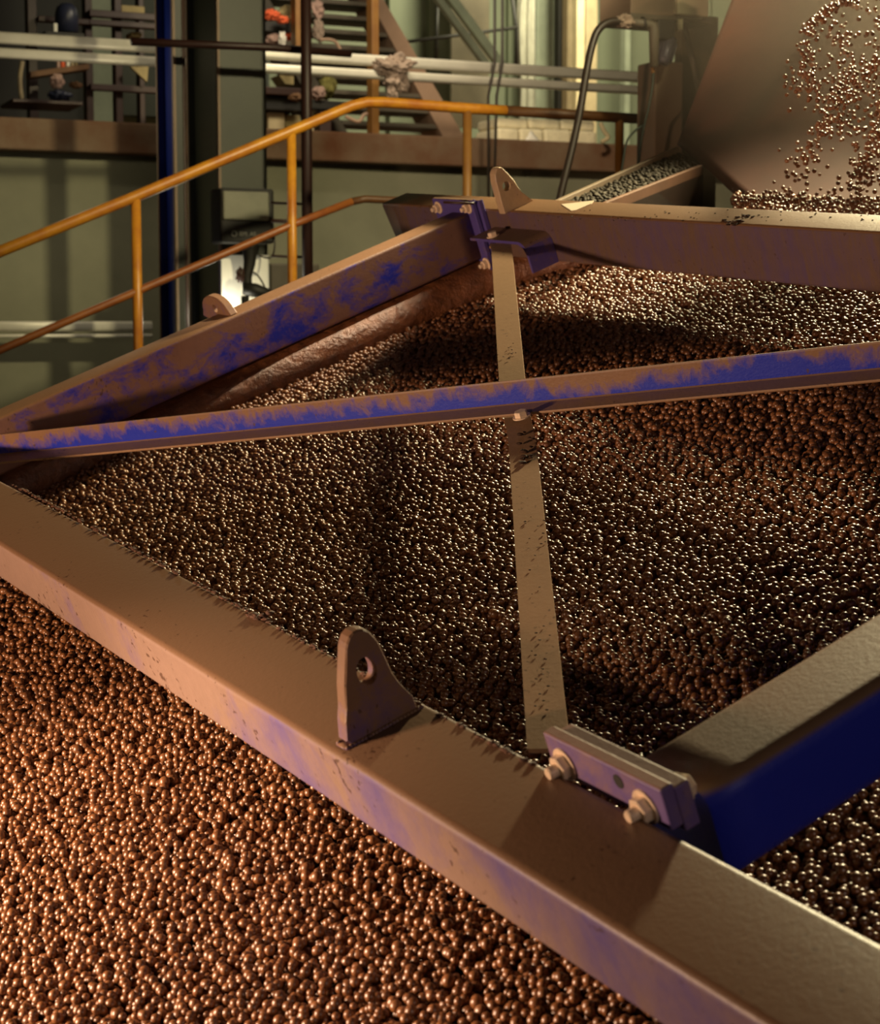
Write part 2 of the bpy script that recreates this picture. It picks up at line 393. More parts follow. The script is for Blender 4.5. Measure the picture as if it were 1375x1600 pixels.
# back beam
t = thing('back_beam', FR(-3.6, 2.38, -.13), 'dust-covered box beam crossing the top of the frame, pale top face', 'beam')
prof = roundrect(2.33, 2.424, -.13, 0.0, .009, 6)
bm = B()
loft(bm, [[FR(a + (.03 * (0 - c) / .13 if a < -4.7 else 0), b, c) for b, c in prof] for a in [-4.725] + list(np.linspace(-4.6, -1.3, 24))], True)
obj('beam_body', bm, 'back', t)
lg = [(2.314, -.002), (2.313, .0337), (2.3141, .0844), (2.318, .102), (2.3245, .1125), (2.333, .1160), (2.3422, .1132), (2.356, .091), (2.3679, .068), (2.374, .045), (2.385, .02), (2.40, .006), (2.41, -.002)]
bm = B(); prism(bm, lg, lambda u, v, d: FR(d, u, v), -4.058, -4.03, (2.341, .063, .0125, .0125))
o = obj('lifting_lug', bm, 'lugback', t); o['label'] = 'pale upright lug plate with a round hole'
a0, b0 = ab(905, 322, 0.001)
bm = B()
pts = [ab(*p, .0012) for p in ((877, 319), (928, 313), (924, 318), (900, 328), (893, 329))]
prism(bm, [(u, v) for u, v in pts], lambda u, v, d: FR(u, v, d), -.0003, .0012)
o = obj('paper_scrap', bm, 'sticker', t); o['label'] = 'small torn white patch'
# left beam
t = thing('left_beam', FR(-4.23, 1.5, -.13), 'blue box beam on the left with large worn blue paint patches', 'beam')
prof = roundrect(-4.282, -4.19, -.128, 0.0, .009, 6)
bm = B(); loft(bm, [[FR(a, b, c) for a, c in prof] for b in np.linspace(.796, 2.30, 30)]); obj('beam_body', bm, 'side', t)
cu, cv = -4.287, .0125
out = [(-4.388, -.018), (-4.372, -.002)] + [(-4.287 + .0 + .060 * math.cos(math.radians(th)) * 1.35, .004 + .0425 * math.sin(math.radians(th))) for th in range(170, 8, -9)] + [(-4.196, .0), (-4.196, -.004), (-4.30, -.018)]
bm = B(); prism(bm, out, lambda u, v, d: FR(u, d, v), 1.58, 1.60, (-4.284, .0135, .014, .0105))
o = obj('lifting_lug', bm, 'lug', t); o['label'] = 'round-topped lug with a small hole'
# right beam
t = thing('right_beam', FR(-1.5, 1.3, -.115), 'blue box beam entering from the right edge, bright blue side under a brown dusty top', 'beam')
prof = roundrect(-1.562, -1.428, -.118, -.002, .022, 8)
bm = B(); loft(bm, [[FR(a, b, c) for a, c in prof] for b in np.linspace(.856, 2.30, 24)]); obj('beam_body', bm, 'right', t)

# bolted plates between right beam and front beam
t = thing('bolted_flange', FR(-1.52, .82, -.02), 'pair of bolted purple-blue flange plates joining right and front beams', 'flange')
bm = B(); fbox(bm, -1.636, -1.418, .800, .8165, -.012, .0385, .0025); o = obj('flange_plate', bm, 'plate', t)
bm = B(); fbox(bm, -1.636, -1.421, .8180, .838, -.024, .030, .0025); obj('flange_plate', bm, 'plate', t)
bm = B()
for th in (1,):
    fbox(bm, -1.60, -1.425, .792, .800, -.06, -.02, .002)
obj('backing_strip', bm, 'dark', t)
for (x, y) in ((880, 1192), (1006, 1258)):
    a, c = atb(x, y, .7975)
    bm = B(); hexbolt(bm, FR(a, .800, c - .003), -D2 + NN * .0, .0150, .013, 6, .010)
    obj('bolt', bm, 'bolt', t)
a, c = atb(966, 1221, .7995)
bm = B(); loft(bm, [[FR(a + r * math.cos(k * math.pi / 12), .7992, c + r * math.sin(k * math.pi / 12)) for k in range(24)] for r in (.0085, .0001)], False); 
o = obj('open_bolt_hole', bm, 'dark', t)
bm = B(); hexbolt(bm, FR(-1.440, .838, .012), D2, .013, .011); obj('bolt', bm, 'bolt', t)
# bolted plates between left beam and back beam
t = thing('bolted_flange', FR(-4.2, 2.31, -.02), 'bolted blue end plates where left beam meets back beam', 'flange')
bm = B(); fbox(bm, -4.365, -4.158, 2.300, 2.313, -.158, .036, .0025); obj('flange_plate', bm, 'plateback', t)
bm = B(); fbox(bm, -4.36, -4.148, 2.315, 2.330, -.15, .030, .0025); obj('flange_plate', bm, 'plateback', t)
for (x, y) in ((681, 326), (727, 326), (775, 431)):
    a, c = atb(x, y, 2.29)
    if y > 400: a = -4.172; c = -.140
    bm = B(); hexbolt(bm, FR(a, 2.300, c), -D2, .0125, .014, 6, .008); obj('bolt', bm, 'bolt', t)
bm = B(); tube(bm, [P(693, 316, 4.80), P(741, 318, 4.78)], .0035, 8); o = obj('lock_pin', bm, 'redbrown', t)
# shelf bracket under the back beam that takes the flat bar
t = thing('shelf_bracket', FR(-4.0, 2.3, -.1), 'small blue shelf bracket with curved end below the pale lug', 'bracket')
bm = B()
q = []
for k in range(9):
    th = math.radians(90 * k / 8); q.append((-3.90 + .035 * math.sin(th), -.082 + .035 * math.cos(th) - .0))
base = [(-4.13, -.047)] + [(a, c) for a, c in q]
inner = [(a - (.008 if i else 0), c - .007) for i, (a, c) in enumerate(base)]
outl = base + [(-3.865, -.128)] + [(-3.872, -.128)] + inner[::-1]
prism(bm, outl, lambda u, v, d: FR(u, d, v), 2.25, 2.329)
obj('bracket_plate', bm, 'plateback', t)
bm = B(); hexbolt(bm, FR(-4.045, 2.27, -.046), NN, .0125, .012); obj('bolt', bm, 'bolt', t)

# diagonal angle iron
t = thing('angle_brace', FR(-2.8, 1.5, -.05), 'long diagonal angle iron with blue upright leg crossing the whole frame', 'angle iron')
def lin(p0, p1, x): return (x - p0[0]) / (p1[0] - p0[0])
A0 = V((-4.06, .896)); A1 = V((-1.62, 2.222))
dd = (A1 - A0).normalized(); pp = V((dd.y, -dd.x))   # towards the camera side
def AN(s, u, c): q = A0 + dd * s + pp * u; return FR(q.x, q.y, c)
L = (A1 - A0).length
leg = [(-.004, -.0515), (.0, -.0515), (.0015, -.047), (.0015, -.040), (.0005, -.004), (-.0005, -.001), (-.003, -.001), (-.004, -.004)]
flg = [(.0002, -.0518), (.050, -.0518), (.0515, -.0495), (.050, -.047), (.006, -.047), (.0018, -.0455)]
bm = B(); loft(bm, [[AN(s, u, c) for u, c in leg] for s in np.linspace(-.06, L, 40)], True, False); obj('upright_leg', bm, 'angle', t)
bm = B(); loft(bm, [[AN(s, u, c) for u, c in flg] for s in np.linspace(-.06, L, 40)], True, False); obj('bottom_flange', bm, 'bar', t)
a, b = ab(815, 650, -.045)
bm = B(); hexbolt(bm, FR(a, b, -.047), NN, .0125, .012); obj('bolt', bm, 'bolt', t)
bm = B(); loft(bm, [[FR(a + r * math.cos(k * math.pi / 12) * .9 - .012, b + r * math.sin(k * math.pi / 12) * .9 + .014, -.0462) for k in range(24)] for r in (.016, .0001)], False); obj('slot', bm, 'dark', t)
# flat bar
t = thing('flat_brace', FR(-2.8, 1.5, -.07), 'tan dusty flat bar running down under the angle iron', 'flat bar')
Lp = [(764, 385, -.055), (768, 395, -.055), (780, 600, -.06), (787, 650, -.0605), (795, 700, -.0605), (806, 880, -.06), (821, 1130, -.06), (824, 1170, -.06)]
Rp = [(798, 385, -.055), (800, 395, -.055), (821, 600, -.06), (829, 650, -.0605), (838, 700, -.0605), (858, 880, -.06), (886, 1130, -.06), (893, 1170, -.06)]
rings = []
for (lx, ly, c), (rx, ry, c2) in zip(Lp, Rp):
    l = CAM + at(lx, ly, c); r = CAM + at(rx, ry, c)
    rings.append([l, r, r - NN * .006, l - NN * .006])
sp = [smoothpath([rg[k] for rg in rings], 4) for k in range(4)]
bm = B(); loft(bm, [[sp[k][i] for k in range(4)] for i in range(len(sp[0]))], True, False); obj('bar_section', bm, 'bar', t)

# dirt clumps lying on the beams
def clumps(parent, spots, mat='dirt'):
    bm = B()
    for k, (x, y, c, r) in enumerate(spots):
        p = CAM + at(x, y, c); lump(bm, p + NN * r * .2, (r, r * .8, r * .45), 40 + k, 2, .5, 2.0)
    o = obj('dirt_clumps', bm, mat, parent); o['kind'] = 'stuff'; o['label'] = 'crumbs of dark damp dirt'
M['dirt'] = plain('damp_dirt', (.05, .022, .011), .8, 0, .5, 60, .3, bmp=.6)
M['lightdirt'] = plain('damp_brown_dirt', (.13, .055, .03), .7, 0, .5, 60, .4, bmp=.6)
rd = random.Random(5)
byname = lambda n: [o for o in bpy.data.objects if o.name == n][0]
clumps(byname('back_beam'), [(1142 + rd.gauss(0, 9), 347 + rd.gauss(0, 2.0), 0, rd.uniform(.003, .007)) for _ in range(16)] + [(1160 + rd.gauss(0, 12), 338 + rd.gauss(0, 1.5), 0, rd.uniform(.002, .005)) for _ in range(14)] + [(rd.uniform(815, 1370), rd.uniform(328, 345), 0, rd.uniform(.0012, .003)) for _ in range(60)])
clumps(byname('flat_brace'), [(rd.gauss(820, 8), rd.gauss(697, 16), -.058, rd.uniform(.003, .008)) for _ in range(13)] + [(rd.gauss(798, 9), rd.gauss(556, 9), -.056, rd.uniform(.0012, .003)) for _ in range(10)] + [(835 + rd.gauss(0, 11) + (y - 950) * .05, y, -.058, rd.uniform(.0012, .0028)) for y in [rd.uniform(800, 1110) for _ in range(30)]])
clumps(byname('front_beam'), [(x, 744 + .5405 * x + rd.uniform(0, 3), 0, rd.uniform(.0025, .006)) for x in [rd.uniform(20, 840) for _ in range(170)]] + [(rd.gauss(404, 8), 962 + rd.gauss(0, 3), 0, rd.uniform(.003, .008)) for _ in range(16)], 'lightdirt')
# ------------------------------------------------------------------ pellet bed
CB = -.22
from mathutils import noise as mn
def bedh(a, b):
    return .012 * mn.noise(V((a * 1.7, b * 1.7, 0))) + .005 * mn.noise(V((a * 6, b * 6, 3)))
bm = B(); g = []
na, nb_ = 46, 40
for i in range(na):
    g.append([bm.verts.new(FR(-4.5 + 4.2 * i / (na - 1), -.2 + 2.92 * j / (nb_ - 1), CB - .017 + bedh(-4.5 + 4.2 * i / (na - 1), -.2 + 3.3 * j / (nb_ - 1)))) for j in range(nb_)])
for i in range(na - 1):
    for j in range(nb_ - 1): bm.faces.new((g[i][j], g[i + 1][j], g[i + 1][j + 1], g[i][j + 1])).smooth = True
rim = [g[i][0] for i in range(na)] + [g[-1][j] for j in range(1, nb_)] + [g[i][-1] for i in range(na - 2, -1, -1)] + [g[0][j] for j in range(nb_ - 2, 0, -1)]
low = [bm.verts.new(v.co - NN * .05) for v in rim]
for i in range(len(rim)): bm.faces.new((rim[i], rim[(i + 1) % len(rim)], low[(i + 1) % len(rim)], low[i]))
bm.faces.new(low)
o = obj('pellet_pan', bm, 'pan'); tag(o, 'dark tilted pan carrying the pellet bed under the frame', 'pan')

bpy_ico = bmesh.new(); bmesh.ops.create_icosphere(bpy_ico, subdivisions=3, radius=1.0)
for f in bpy_ico.faces: f.smooth = True
def proj(p):
    X = p - np.array(CAM)[None]
    z = X @ np.array(FW); return 687.5 + FPX * (X @ np.array(RT)) / z, 800 - FPX * (X @ np.array(UP)) / z, z
def lattice(c_off, sp, jit, shift=0.0, a0=-5.1, a1=-.4, b0=-.15, b1=3.05):
    A, Bb = np.meshgrid(np.arange(a0, a1, sp), np.arange(b0, b1, sp * .87))
    A = A + (np.arange(A.shape[0]) % 2)[:, None] * sp / 2 + shift
    A = A.ravel() + rng.normal(0, jit, A.size); Bb = Bb.ravel() + rng.normal(0, jit, Bb.size) + shift
    return A, Bb, np.full(A.shape, CB + c_off) + rng.normal(0, .0016, A.size)
layers = [lattice(0.002, .0172, .0042), lattice(-.0065, .0125, .0022, .004), lattice(.0055, .034, .009)]
A = np.concatenate([l[0] for l in layers]); Bb = np.concatenate([l[1] for l in layers]); Cc = np.concatenate([l[2] for l in layers])
lay = np.concatenate([np.full(len(l[0]), i) for i, l in enumerate(layers)])
rad = np.clip(rng.normal(.0061, .0009, A.size), .004, .0088)
hh = np.array([bedh(a, b) for a, b in zip(A, Bb)])
pos = np.array(CAM)[None] + A[:, None] * np.array(D1) + Bb[:, None] * np.array(D2) + (Cc + hh - 1)[:, None] * np.array(NN)
px, py, pz = proj(pos)
keep = (px > -150) & (px < 1530) & (py > 250) & (py < 1740) & (pz > .8)
pos, rad, lay, px, py, pz, A, Bb = [q[keep] for q in (pos, rad, lay, px, py, pz, A, Bb)]
# the nearest ones of the top layer become pellets of their own
size = rad / pz
vis = (px > 8) & (px < 1367) & (py < 1592) & (lay != 1)
fl = 905 + .694 * px                                  # lower edge of the front beam in the picture: visible only beyond it
vis &= (py > fl + 14)
idx = np.where(vis)[0]; idx = idx[np.argsort(-size[idx])][:300]
single = np.zeros(len(pos), bool); single[idx] = True
me = bpy.data.meshes.new('ore_pellet'); bm = bpy_ico.copy()
for v in bm.verts:
    v.co *= 1 + .07 * mn.noise(v.co * 1.6)
for f in bm.faces: f.smooth = True
bm.to_mesh(me); bm.free(); me.materials.append(M['pellet'])
for i in idx:
    o = bpy.data.objects.new('ore_pellet', me); col.objects.link(o)
    o.location = pos[i]; r = rad[i]
    o.scale = (r * random.uniform(.94, 1.06), r * random.uniform(.94, 1.06), r * random.uniform(.92, 1.04))
    o.rotation_euler = (random.random() * 6, random.random() * 6, random.random() * 6)
    tag(o, 'round brown ore pellet in the nearest heap below the front beam', 'pellet', 'nearest pellets in the foreground heap')

def geo_group(mat):
    ng = bpy.data.node_groups.new('pellet_scatter', 'GeometryNodeTree')
    ng.interface.new_socket('Geometry', in_out='INPUT', socket_type='NodeSocketGeometry')
    ng.interface.new_socket('Geometry', in_out='OUTPUT', socket_type='NodeSocketGeometry')
    gi = ng.nodes.new('NodeGroupInput'); go = ng.nodes.new('NodeGroupOutput')
    m2p = ng.nodes.new('GeometryNodeMeshToPoints'); iop = ng.nodes.new('GeometryNodeInstanceOnPoints')
    ico = ng.nodes.new('GeometryNodeMeshIcoSphere'); ico.inputs['Subdivisions'].default_value = 3; ico.inputs['Radius'].default_value = 1.0
    ss = ng.nodes.new('GeometryNodeSetShadeSmooth'); sm = ng.nodes.new('GeometryNodeSetMaterial'); sm.inputs['Material'].default_value = mat
    na_ = ng.nodes.new('GeometryNodeInputNamedAttribute'); na_.data_type = 'FLOAT_VECTOR'; na_.inputs['Name'].default_value = 'scl'
    nr = ng.nodes.new('GeometryNodeInputNamedAttribute'); nr.data_type = 'FLOAT_VECTOR'; nr.inputs['Name'].default_value = 'rot'
    k = ng.links.new
    k(gi.outputs[0], m2p.inputs[0]); k(m2p.outputs[0], iop.inputs['Points']); k(ico.outputs[0], ss.inputs[0]); k(ss.outputs[0], sm.inputs[0])
    k(sm.outputs[0], iop.inputs['Instance']); k(na_.outputs[0], iop.inputs['Scale']); k(nr.outputs[0], iop.inputs['Rotation']); k(iop.outputs[0], go.inputs[0])
    return ng
def pellets(name, pos, rad, label, mat='pellet'):
    org = pos.mean(axis=0)
    me = bpy.data.meshes.new(name); me.vertices.add(len(pos)); me.vertices.foreach_set('co', (pos - org).astype(np.float32).ravel())
    s = rad[:, None] * rng.uniform(.92, 1.08, (len(pos), 3))
    me.attributes.new('scl', 'FLOAT_VECTOR', 'POINT').data.foreach_set('vector', s.astype(np.float32).ravel())
    me.attributes.new('rot', 'FLOAT_VECTOR', 'POINT').data.foreach_set('vector', rng.uniform(0, 6.28, (len(pos), 3)).astype(np.float32).ravel())
    me.materials.append(M[mat])
    o = bpy.data.objects.new(name, me); col.objects.link(o); o.location = org
    md = o.modifiers.new('scatter', 'NODES'); md.node_group = geo_group(M[mat])
    return tag(o, label, 'pellets', kind='stuff')
rest = ~single & (Bb < 3.04) & ~((Bb > 2.62) & (px < 1145)) & (A > -4.36)
print('bed pellets', rest.sum())
pellets('pellet_bed', pos[rest], rad[rest], 'bed of countless wet brown ore pellets under and around the blue frame')

# rusty rounded lip along the left edge of the bed
path = [(-160, 860), (0, 770), (120, 715), (250, 662), (420, 590), (560, 528), (700, 465), (800, 425), (880, 402), (960, 385)]
lp = smoothpath([CAM + at(x, y, -.195) for x, y in path], 8)
bm = B(); tube(bm, lp, .062, 24)
o = obj('rusty_lip', bm, 'rustlip', None, True); tag(o, 'rounded rusty lip pipe under the left beam along the pellet bed', 'lip')

# ------------------------------------------------------------------ pellet drum wall and trough, upper right
bot = [(1058, 226, 5.50), (1102, 262, 5.32), (1180, 330, 5.12), (1280, 380, 4.95), (1400, 400, 4.85), (1600, 400, 4.8)]
dirv = (P(1143, 0, 6.0) - P(1058, 226, 5.5)) * 1.9
bs = smoothpath([P(*p) for p in bot], 6)
bm = B(); rows = []
for i in range(25):
    t_ = i / 24
    rows.append([p + dirv * t_ + V((.25, .1, .0)) * (t_ * .8 * k / len(bs)) for k, p in enumerate(bs)])
R1 = [[bm.verts.new(p) for p in r] for r in rows]
R2 = [[bm.verts.new(p + V((.006, .028, 0))) for p in r] for r in rows]
n = len(bs)
for i in range(24):
    for j in range(n - 1):
        bm.faces.new((R1[i][j], R1[i][j + 1], R1[i + 1][j + 1], R1[i + 1][j])).smooth = True
        bm.faces.new((R2[i][j], R2[i + 1][j], R2[i + 1][j + 1], R2[i][j + 1])).smooth = True
    bm.faces.new((R1[i][0], R1[i + 1][0], R2[i + 1][0], R2[i][0])); bm.faces.new((R1[i][-1], R2[i][-1], R2[i + 1][-1], R1[i + 1][-1]))
for j in range(n - 1):
    bm.faces.new((R1[0][j], R2[0][j], R2[0][j + 1], R1[0][j + 1])); bm.faces.new((R1[-1][j], R1[-1][j + 1], R2[-1][j + 1], R2[-1][j]))
o = obj('drum_shell', bm, 'rust'); tag(o, 'big curved rusty drum shell rising at the upper right', 'drum')

t = thing('pellet_trough', P(980, 330, 5.3), 'rusty trough heaped with dark pellets, sloping up to the drum shell', 'trough')
q = dict(nl=P(868, 312, 4.95), nr=P(958, 312, 4.85), fl=P(1055, 229, 5.49), fr=P(1099, 257, 5.34))
dn = V((0, 0, -.30))
def quadwall(bm, p0, p1, d, th):
    side = (p1 - p0).cross(V((0, 0, 1))).normalized() * th
    add_hexa(bm, [p0 + d, p1 + d, p1 + d + side, p0 + d + side, p0, p1, p1 + side, p0 + side], .002)
bm = B(); quadwall(bm, q['nr'] - (q['fr'] - q['nr']) * .1, q['fr'], dn, -.016); obj('side_wall', bm, 'troughside', t)
bm = B(); quadwall(bm, q['nl'] - (q['fl'] - q['nl']) * .1, q['fl'], dn, .016); obj('side_wall', bm, 'boxtan', t)
bm = B(); add_hexa(bm, [q['nl'] + dn, q['nr'] + dn, q['fr'] + dn, q['fl'] + dn] + [p - V((0, 0, .028)) for p in (q['nl'], q['nr'], q['fr'], q['fl'])]); obj('trough_floor', bm, 'pan', t)
u = rng.random(2600); v = rng.random(2600)
npv = lambda p: np.array(p)[None]
tp = (npv(q['nl']) * ((1 - u) * (1 - v))[:, None] + npv(q['nr']) * (u * (1 - v))[:, None] + npv(q['fr']) * (u * v)[:, None] + npv(q['fl']) * ((1 - u) * v)[:, None])
tp = tp[(u > .04) & (u < .94)]; uu = u[(u > .04) & (u < .94)]
tp[:, 2] += -.026 + .012 * np.sin(uu * np.pi) + rng.uniform(-.006, .008, len(tp))
pellets('trough_pellets', tp, np.clip(rng.normal(.0062, .0014, len(tp)), .0035, .01), 'darkened pellets heaped in the sloping trough behind the back beam', 'dullpellet')

# falling pellets
F_ = []
def curtain(poly, n, z, r=(.0045, .007)):
    pts = [V(p) for p in poly]
    for _ in range(n):
        k = random.random() * (len(pts) - 1); i = int(k); f = k - i
        p = pts[i].lerp(pts[i + 1], f)
        F_.append((p.x + random.gauss(0, p.z), p.y + random.gauss(0, p.z * 1.1), z + random.uniform(-.25, .25), random.uniform(*r)))
curtain([(1262, 42, 3), (1285, 22, 4), (1310, 6, 4), (1345, -4, 5)], 150, 4.6)
curtain([(1265, 40, 6), (1262, 100, 9), (1250, 150, 16)], 70, 4.6)
curtain([(1300, 15, 12), (1320, 60, 14), (1300, 110, 20)], 60, 4.6)
curtain([(1380, 95, 8), (1345, 110, 12), (1318, 135, 14), (1300, 165, 16)], 190, 4.5)
curtain([(1255, 110, 12), (1262, 135, 14)], 60, 4.6)
curtain([(1300, 165, 14), (1275, 210, 9), (1255, 250, 14), (1240, 290, 18)], 90, 4.55)
curtain([(1395, 150, 20), (1372, 210, 14), (1350, 260, 12), (1335, 300, 14)], 330, 4.5)
curtain([(1330, 180, 26), (1290, 200, 20)], 60, 4.6)
curtain([(1370, 20, 20), (1380, 60, 20)], 60, 4.6)
curtain([(1150, 316, 4), (1200, 312, 7), (1280, 318, 7), (1340, 322, 7), (1400, 322, 8)], 520, 4.52, (.004, .0062))
fp = np.array([list(P(x, y, z)) for x, y, z, r in F_]); fr = np.array([f[3] for f in F_]) * .86
pellets('falling_pellets', fp, fr, 'shower of shining pellets falling in front of the rusty drum shell')

# ------------------------------------------------------------------ yellow stair handrail
t = thing('stair_handrail', WP(300, 760, 6.8), 'yellow pipe handrail climbing from the left edge, then running level', 'handrail')
wr = 6.8
top = [WP(-160, 466, wr), WP(0, 393, wr), WP(205, 310, wr), WP(450, 207, wr), WP(548, 166, wr), WP(572, 160, wr), WP(600, 160, wr), WP(740, 170, wr), WP(790, 173, wr), WP(1036, 188, wr)]
bm = B(); tube(bm, top[:-1], .0215, 14); obj('top_rail', bm, 'yellow', t, True)
bm = B(); tube(bm, top[-2:], .0212, 14); o = obj('top_rail', bm, 'dimrail', t, True); o['label'] = 'brown length of rail, darkened in colour for dim light'
mid = [WP(-160, 628, wr), WP(0, 547, wr), WP(208, 458, wr), WP(450, 354, wr), WP(550, 315, wr), WP(570, 311, wr), WP(640, 314, wr), WP(740, 320, wr), WP(1036, 336, wr)]
bm = B(); tube(bm, mid[4:], .0148, 12); o = obj('middle_rail', bm, 'dimrail', t, True); o['label'] = 'brown length of rail, darkened in colour for dim light'
bm = B(); tube(bm, mid[:5], .015, 12); obj('middle_rail', bm, 'midrail', t, True)
low = [p - V((0, 0, 1.0)) for p in top]
for x, y in ((212, 307), (455, 205), (730, 169), (968, 184)):
    p = WP(x, y, wr)
    bm = B(); tube(bm, [p, p - V((0, 0, 1.0))], .0185, 14); obj('post', bm, 'yellow' if x < 700 else 'oldyellow', t, True)
bm = B()
for p0, p1 in zip(low, low[1:]):
    add_hexa(bm, [p0 - ZZ * .2, p1 - ZZ * .2, p1 - ZZ * .2 + WY * .05, p0 - ZZ * .2 + WY * .05, p0, p1, p1 + WY * .05, p0 + WY * .05])
obj('stringer', bm, 'oldyellow', t)

# ------------------------------------------------------------------ columns
zc0, zc1 = 0.0, 8.4
def vstrip(bm, x0, x1, w, depth, yref=250, z0=zc0, z1=zc1, bev=.003):
    s0 = wat(x0, yref, w)[0]; s1 = wat(x1, yref, w)[0]; wbox_s(bm, s0, s1, z0, z1, w, w + depth, bev)
def kx(x, y=250):
    r = ray(x, y); return r.dot(WX) / r.dot(WY)
def hcolumn(x0, x1, x2, w, name, label, matf, mats, yb=250):
    """H section seen from its left: side from x0 to x1, front flange from x1 to x2"""
    sf = kx(x1) * w; s2 = kx(x2) * w; wb = w * kx(x1) / kx(x0)
    t = thing(name, W((sf + s2) / 2, (w + wb) / 2, 0), label, 'column')
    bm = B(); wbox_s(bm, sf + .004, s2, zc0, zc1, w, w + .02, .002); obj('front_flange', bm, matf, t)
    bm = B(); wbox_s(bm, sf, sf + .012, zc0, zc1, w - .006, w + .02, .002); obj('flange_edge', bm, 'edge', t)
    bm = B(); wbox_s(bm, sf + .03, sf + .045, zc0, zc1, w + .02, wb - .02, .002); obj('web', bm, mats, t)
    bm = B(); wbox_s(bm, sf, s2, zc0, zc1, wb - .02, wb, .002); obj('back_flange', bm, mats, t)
    bm = B(); wbox_s(bm, sf - .006, sf, zc0, zc1, wb - .02, wb - .002, .001); obj('flange_edge', bm, 'edge', t)
    return t
steelcol = hcolumn(294, 341, 417, 8.0, 'steel_column', 'broad grey-green steel column left of the stairs', 'column', 'columnshade')
bluecol = hcolumn(247, 272, 287, 7.9, 'blue_column', 'narrow deep blue steel column at left', 'columnshade', 'blue')
o_ = B(); tube(o_, [W(wat(290, 250, 7.9)[0], 7.92, 0), W(wat(290, 250, 7.9)[0], 7.92, 8.4)], .011, 12)
o = obj('conduit', o_, 'redbrown', None, True); tag(o, 'dark rust-red conduit between blue column and grey-green column', 'pipe')
# dark red vertical pipe with conduit rungs
t = thing('standpipe', WP(479, 700, 7.6), 'dark red vertical pipe right of the broad column', 'pipe')
bm = B(); tube(bm, [WP(477, -150, 7.6), WP(479, 200, 7.6), WP(482, 640, 7.6)], .024, 14); obj('pipe', bm, 'darkred', t, True)
for y in (318, 346, 401):
    bm = B(); tube(bm, [WP(424, y - 1, 7.66), WP(479, y + 1, 7.66)], .006 if y != 346 else .009, 8); obj('conduit', bm, 'redbrown', t, True)
bm = B(); tube(bm, [WP(205, 65, 7.72), WP(420, 74, 7.72), WP(548, 84, 7.72)], .017, 12)
o = obj('tie_bar', bm, 'darkred', None, True); tag(o, 'dark red horizontal bar passing in front of both columns', 'bar')

# ------------------------------------------------------------------ galvanised double rail along the mezzanine
def bandrail(name, x0, x1, yy, w, label, group=None, parts=2):
    t = thing(name, WP((x0 + x1) / 2, yy[0][1], w), label, 'rail', group)
    for (ya, yb), mt in yy_m(yy):
        s0, _ = wat(x0, ya, w); s1, _ = wat(x1, ya, w)
        xr = 100 if x0 < 100 else x0
        z1 = wat(xr, ya, w)[1]; z0 = wat(xr, yb, w)[1]
        pr = roundrect(w, w + .05, z0, z1, min(.016, (z1 - z0) * .4), 5)
        bm = B(); loft(bm, [[W(s, q, z) for q, z in pr] for s in (s0, s1)]); obj('rail', bm, mt, t)
    return t
def yy_m(yy): return [(y, 'galv') for y in yy]
t = bandrail('double_rail', -120, 1034, [(54.5, 73), (79.5, 95)], 8.9, 'long pair of galvanised rails running along the mezzanine edge')
t = bandrail('double_rail', -120, 238, [(502, 518), (522, 528)], 9.0, 'short pair of galvanised rails low on the left wall')

# control box on the column
t = thing('control_box', WP(388, 375, 7.75), 'grey and black control box hanging on the broad column', 'box')
bm = B(); wbox(bm, 345, 429, 294, 380, 7.80, .16, .012); obj('case', bm, 'dark', t)
bm = B(); wbox(bm, 349, 421, 299, 344, 7.785, .03, .008); o = obj('cover', bm, 'boxgrey', t); o['label'] = 'pale grey cover'
bm = B()
cx, cz = wat(366, 365, 7.79)
ring = lambda r, w: [W(cx + r * math.cos(k * math.pi / 12), w, cz + r * math.sin(k * math.pi / 12)) for k in range(24)]
loft(bm, [ring(.013, 7.792), ring(.013, 7.788), ring(.010, 7.788), ring(.010, 7.792)], False)
obj('emblem', bm, 'ink', t)
fc = bpy.data.curves.new('lettering', 'FONT'); fc.body = 'BM. AS.-'; fc.size = .026; fc.extrude = .0008; fc.align_x = 'LEFT'; fc.align_y = 'CENTER'
fo = bpy.data.objects.new('lettering', fc); col.objects.link(fo)
dg = bpy.context.evaluated_depsgraph_get(); fm = bpy.data.meshes.new_from_object(fo.evaluated_get(dg)); bpy.data.objects.remove(fo)
s, z = wat(374, 365.5, 7.788)
lo_ = bpy.data.objects.new('lettering', fm); col.objects.link(lo_); fm.materials.clear(); fm.materials.append(M['ink'])
lo_.parent = t; lo_.location = W(s, 7.788, z) - t.location; lo_.rotation_euler = (math.pi / 2, 0, WA)
bm = B(); tube(bm, smoothpath([WP(424, 340, 7.83), WP(429, 380, 7.8), WP(424, 402, 7.8), WP(405, 400, 7.8)]), .004, 8); obj('cable', bm, 'black', t, True)
# lit white panel, dark foot
bm = B(); wbox(bm, 347, 423, 396, 640, 8.02, .02, .004)
s0, z0 = wat(348, 404, 7.955)
bm.free(); bm = B(); wbox(bm, 347, 422, 398, 640, 7.955, .02, .003); o = obj('white_panel', bm, 'white', steelcol); o['label'] = 'white panel lit brightly from below'
t = thing('valve', WP(392, 480, 7.85), 'dark valve on a short pipe in front of the lit white panel', 'valve')
bm = B(); tube(bm, smoothpath([WP(390, 384, 7.84), WP(390, 410, 7.84), WP(386, 432, 7.84), WP(387, 455, 7.84)]), [.04, .036, .034, .032, .03, .028, .027, .026, .025, .024, .024, .023, .022, .022, .022, .022, .022, .022, .022][:19], 14); obj('neck', bm, 'dark', t, True)
bm = B(); tube(bm, [WP(380, 450, 7.84), WP(400, 454, 7.82), WP(428, 462, 7.8)], [.03, .032, .02], 14); obj('valve_body', bm, 'dark', t, True)
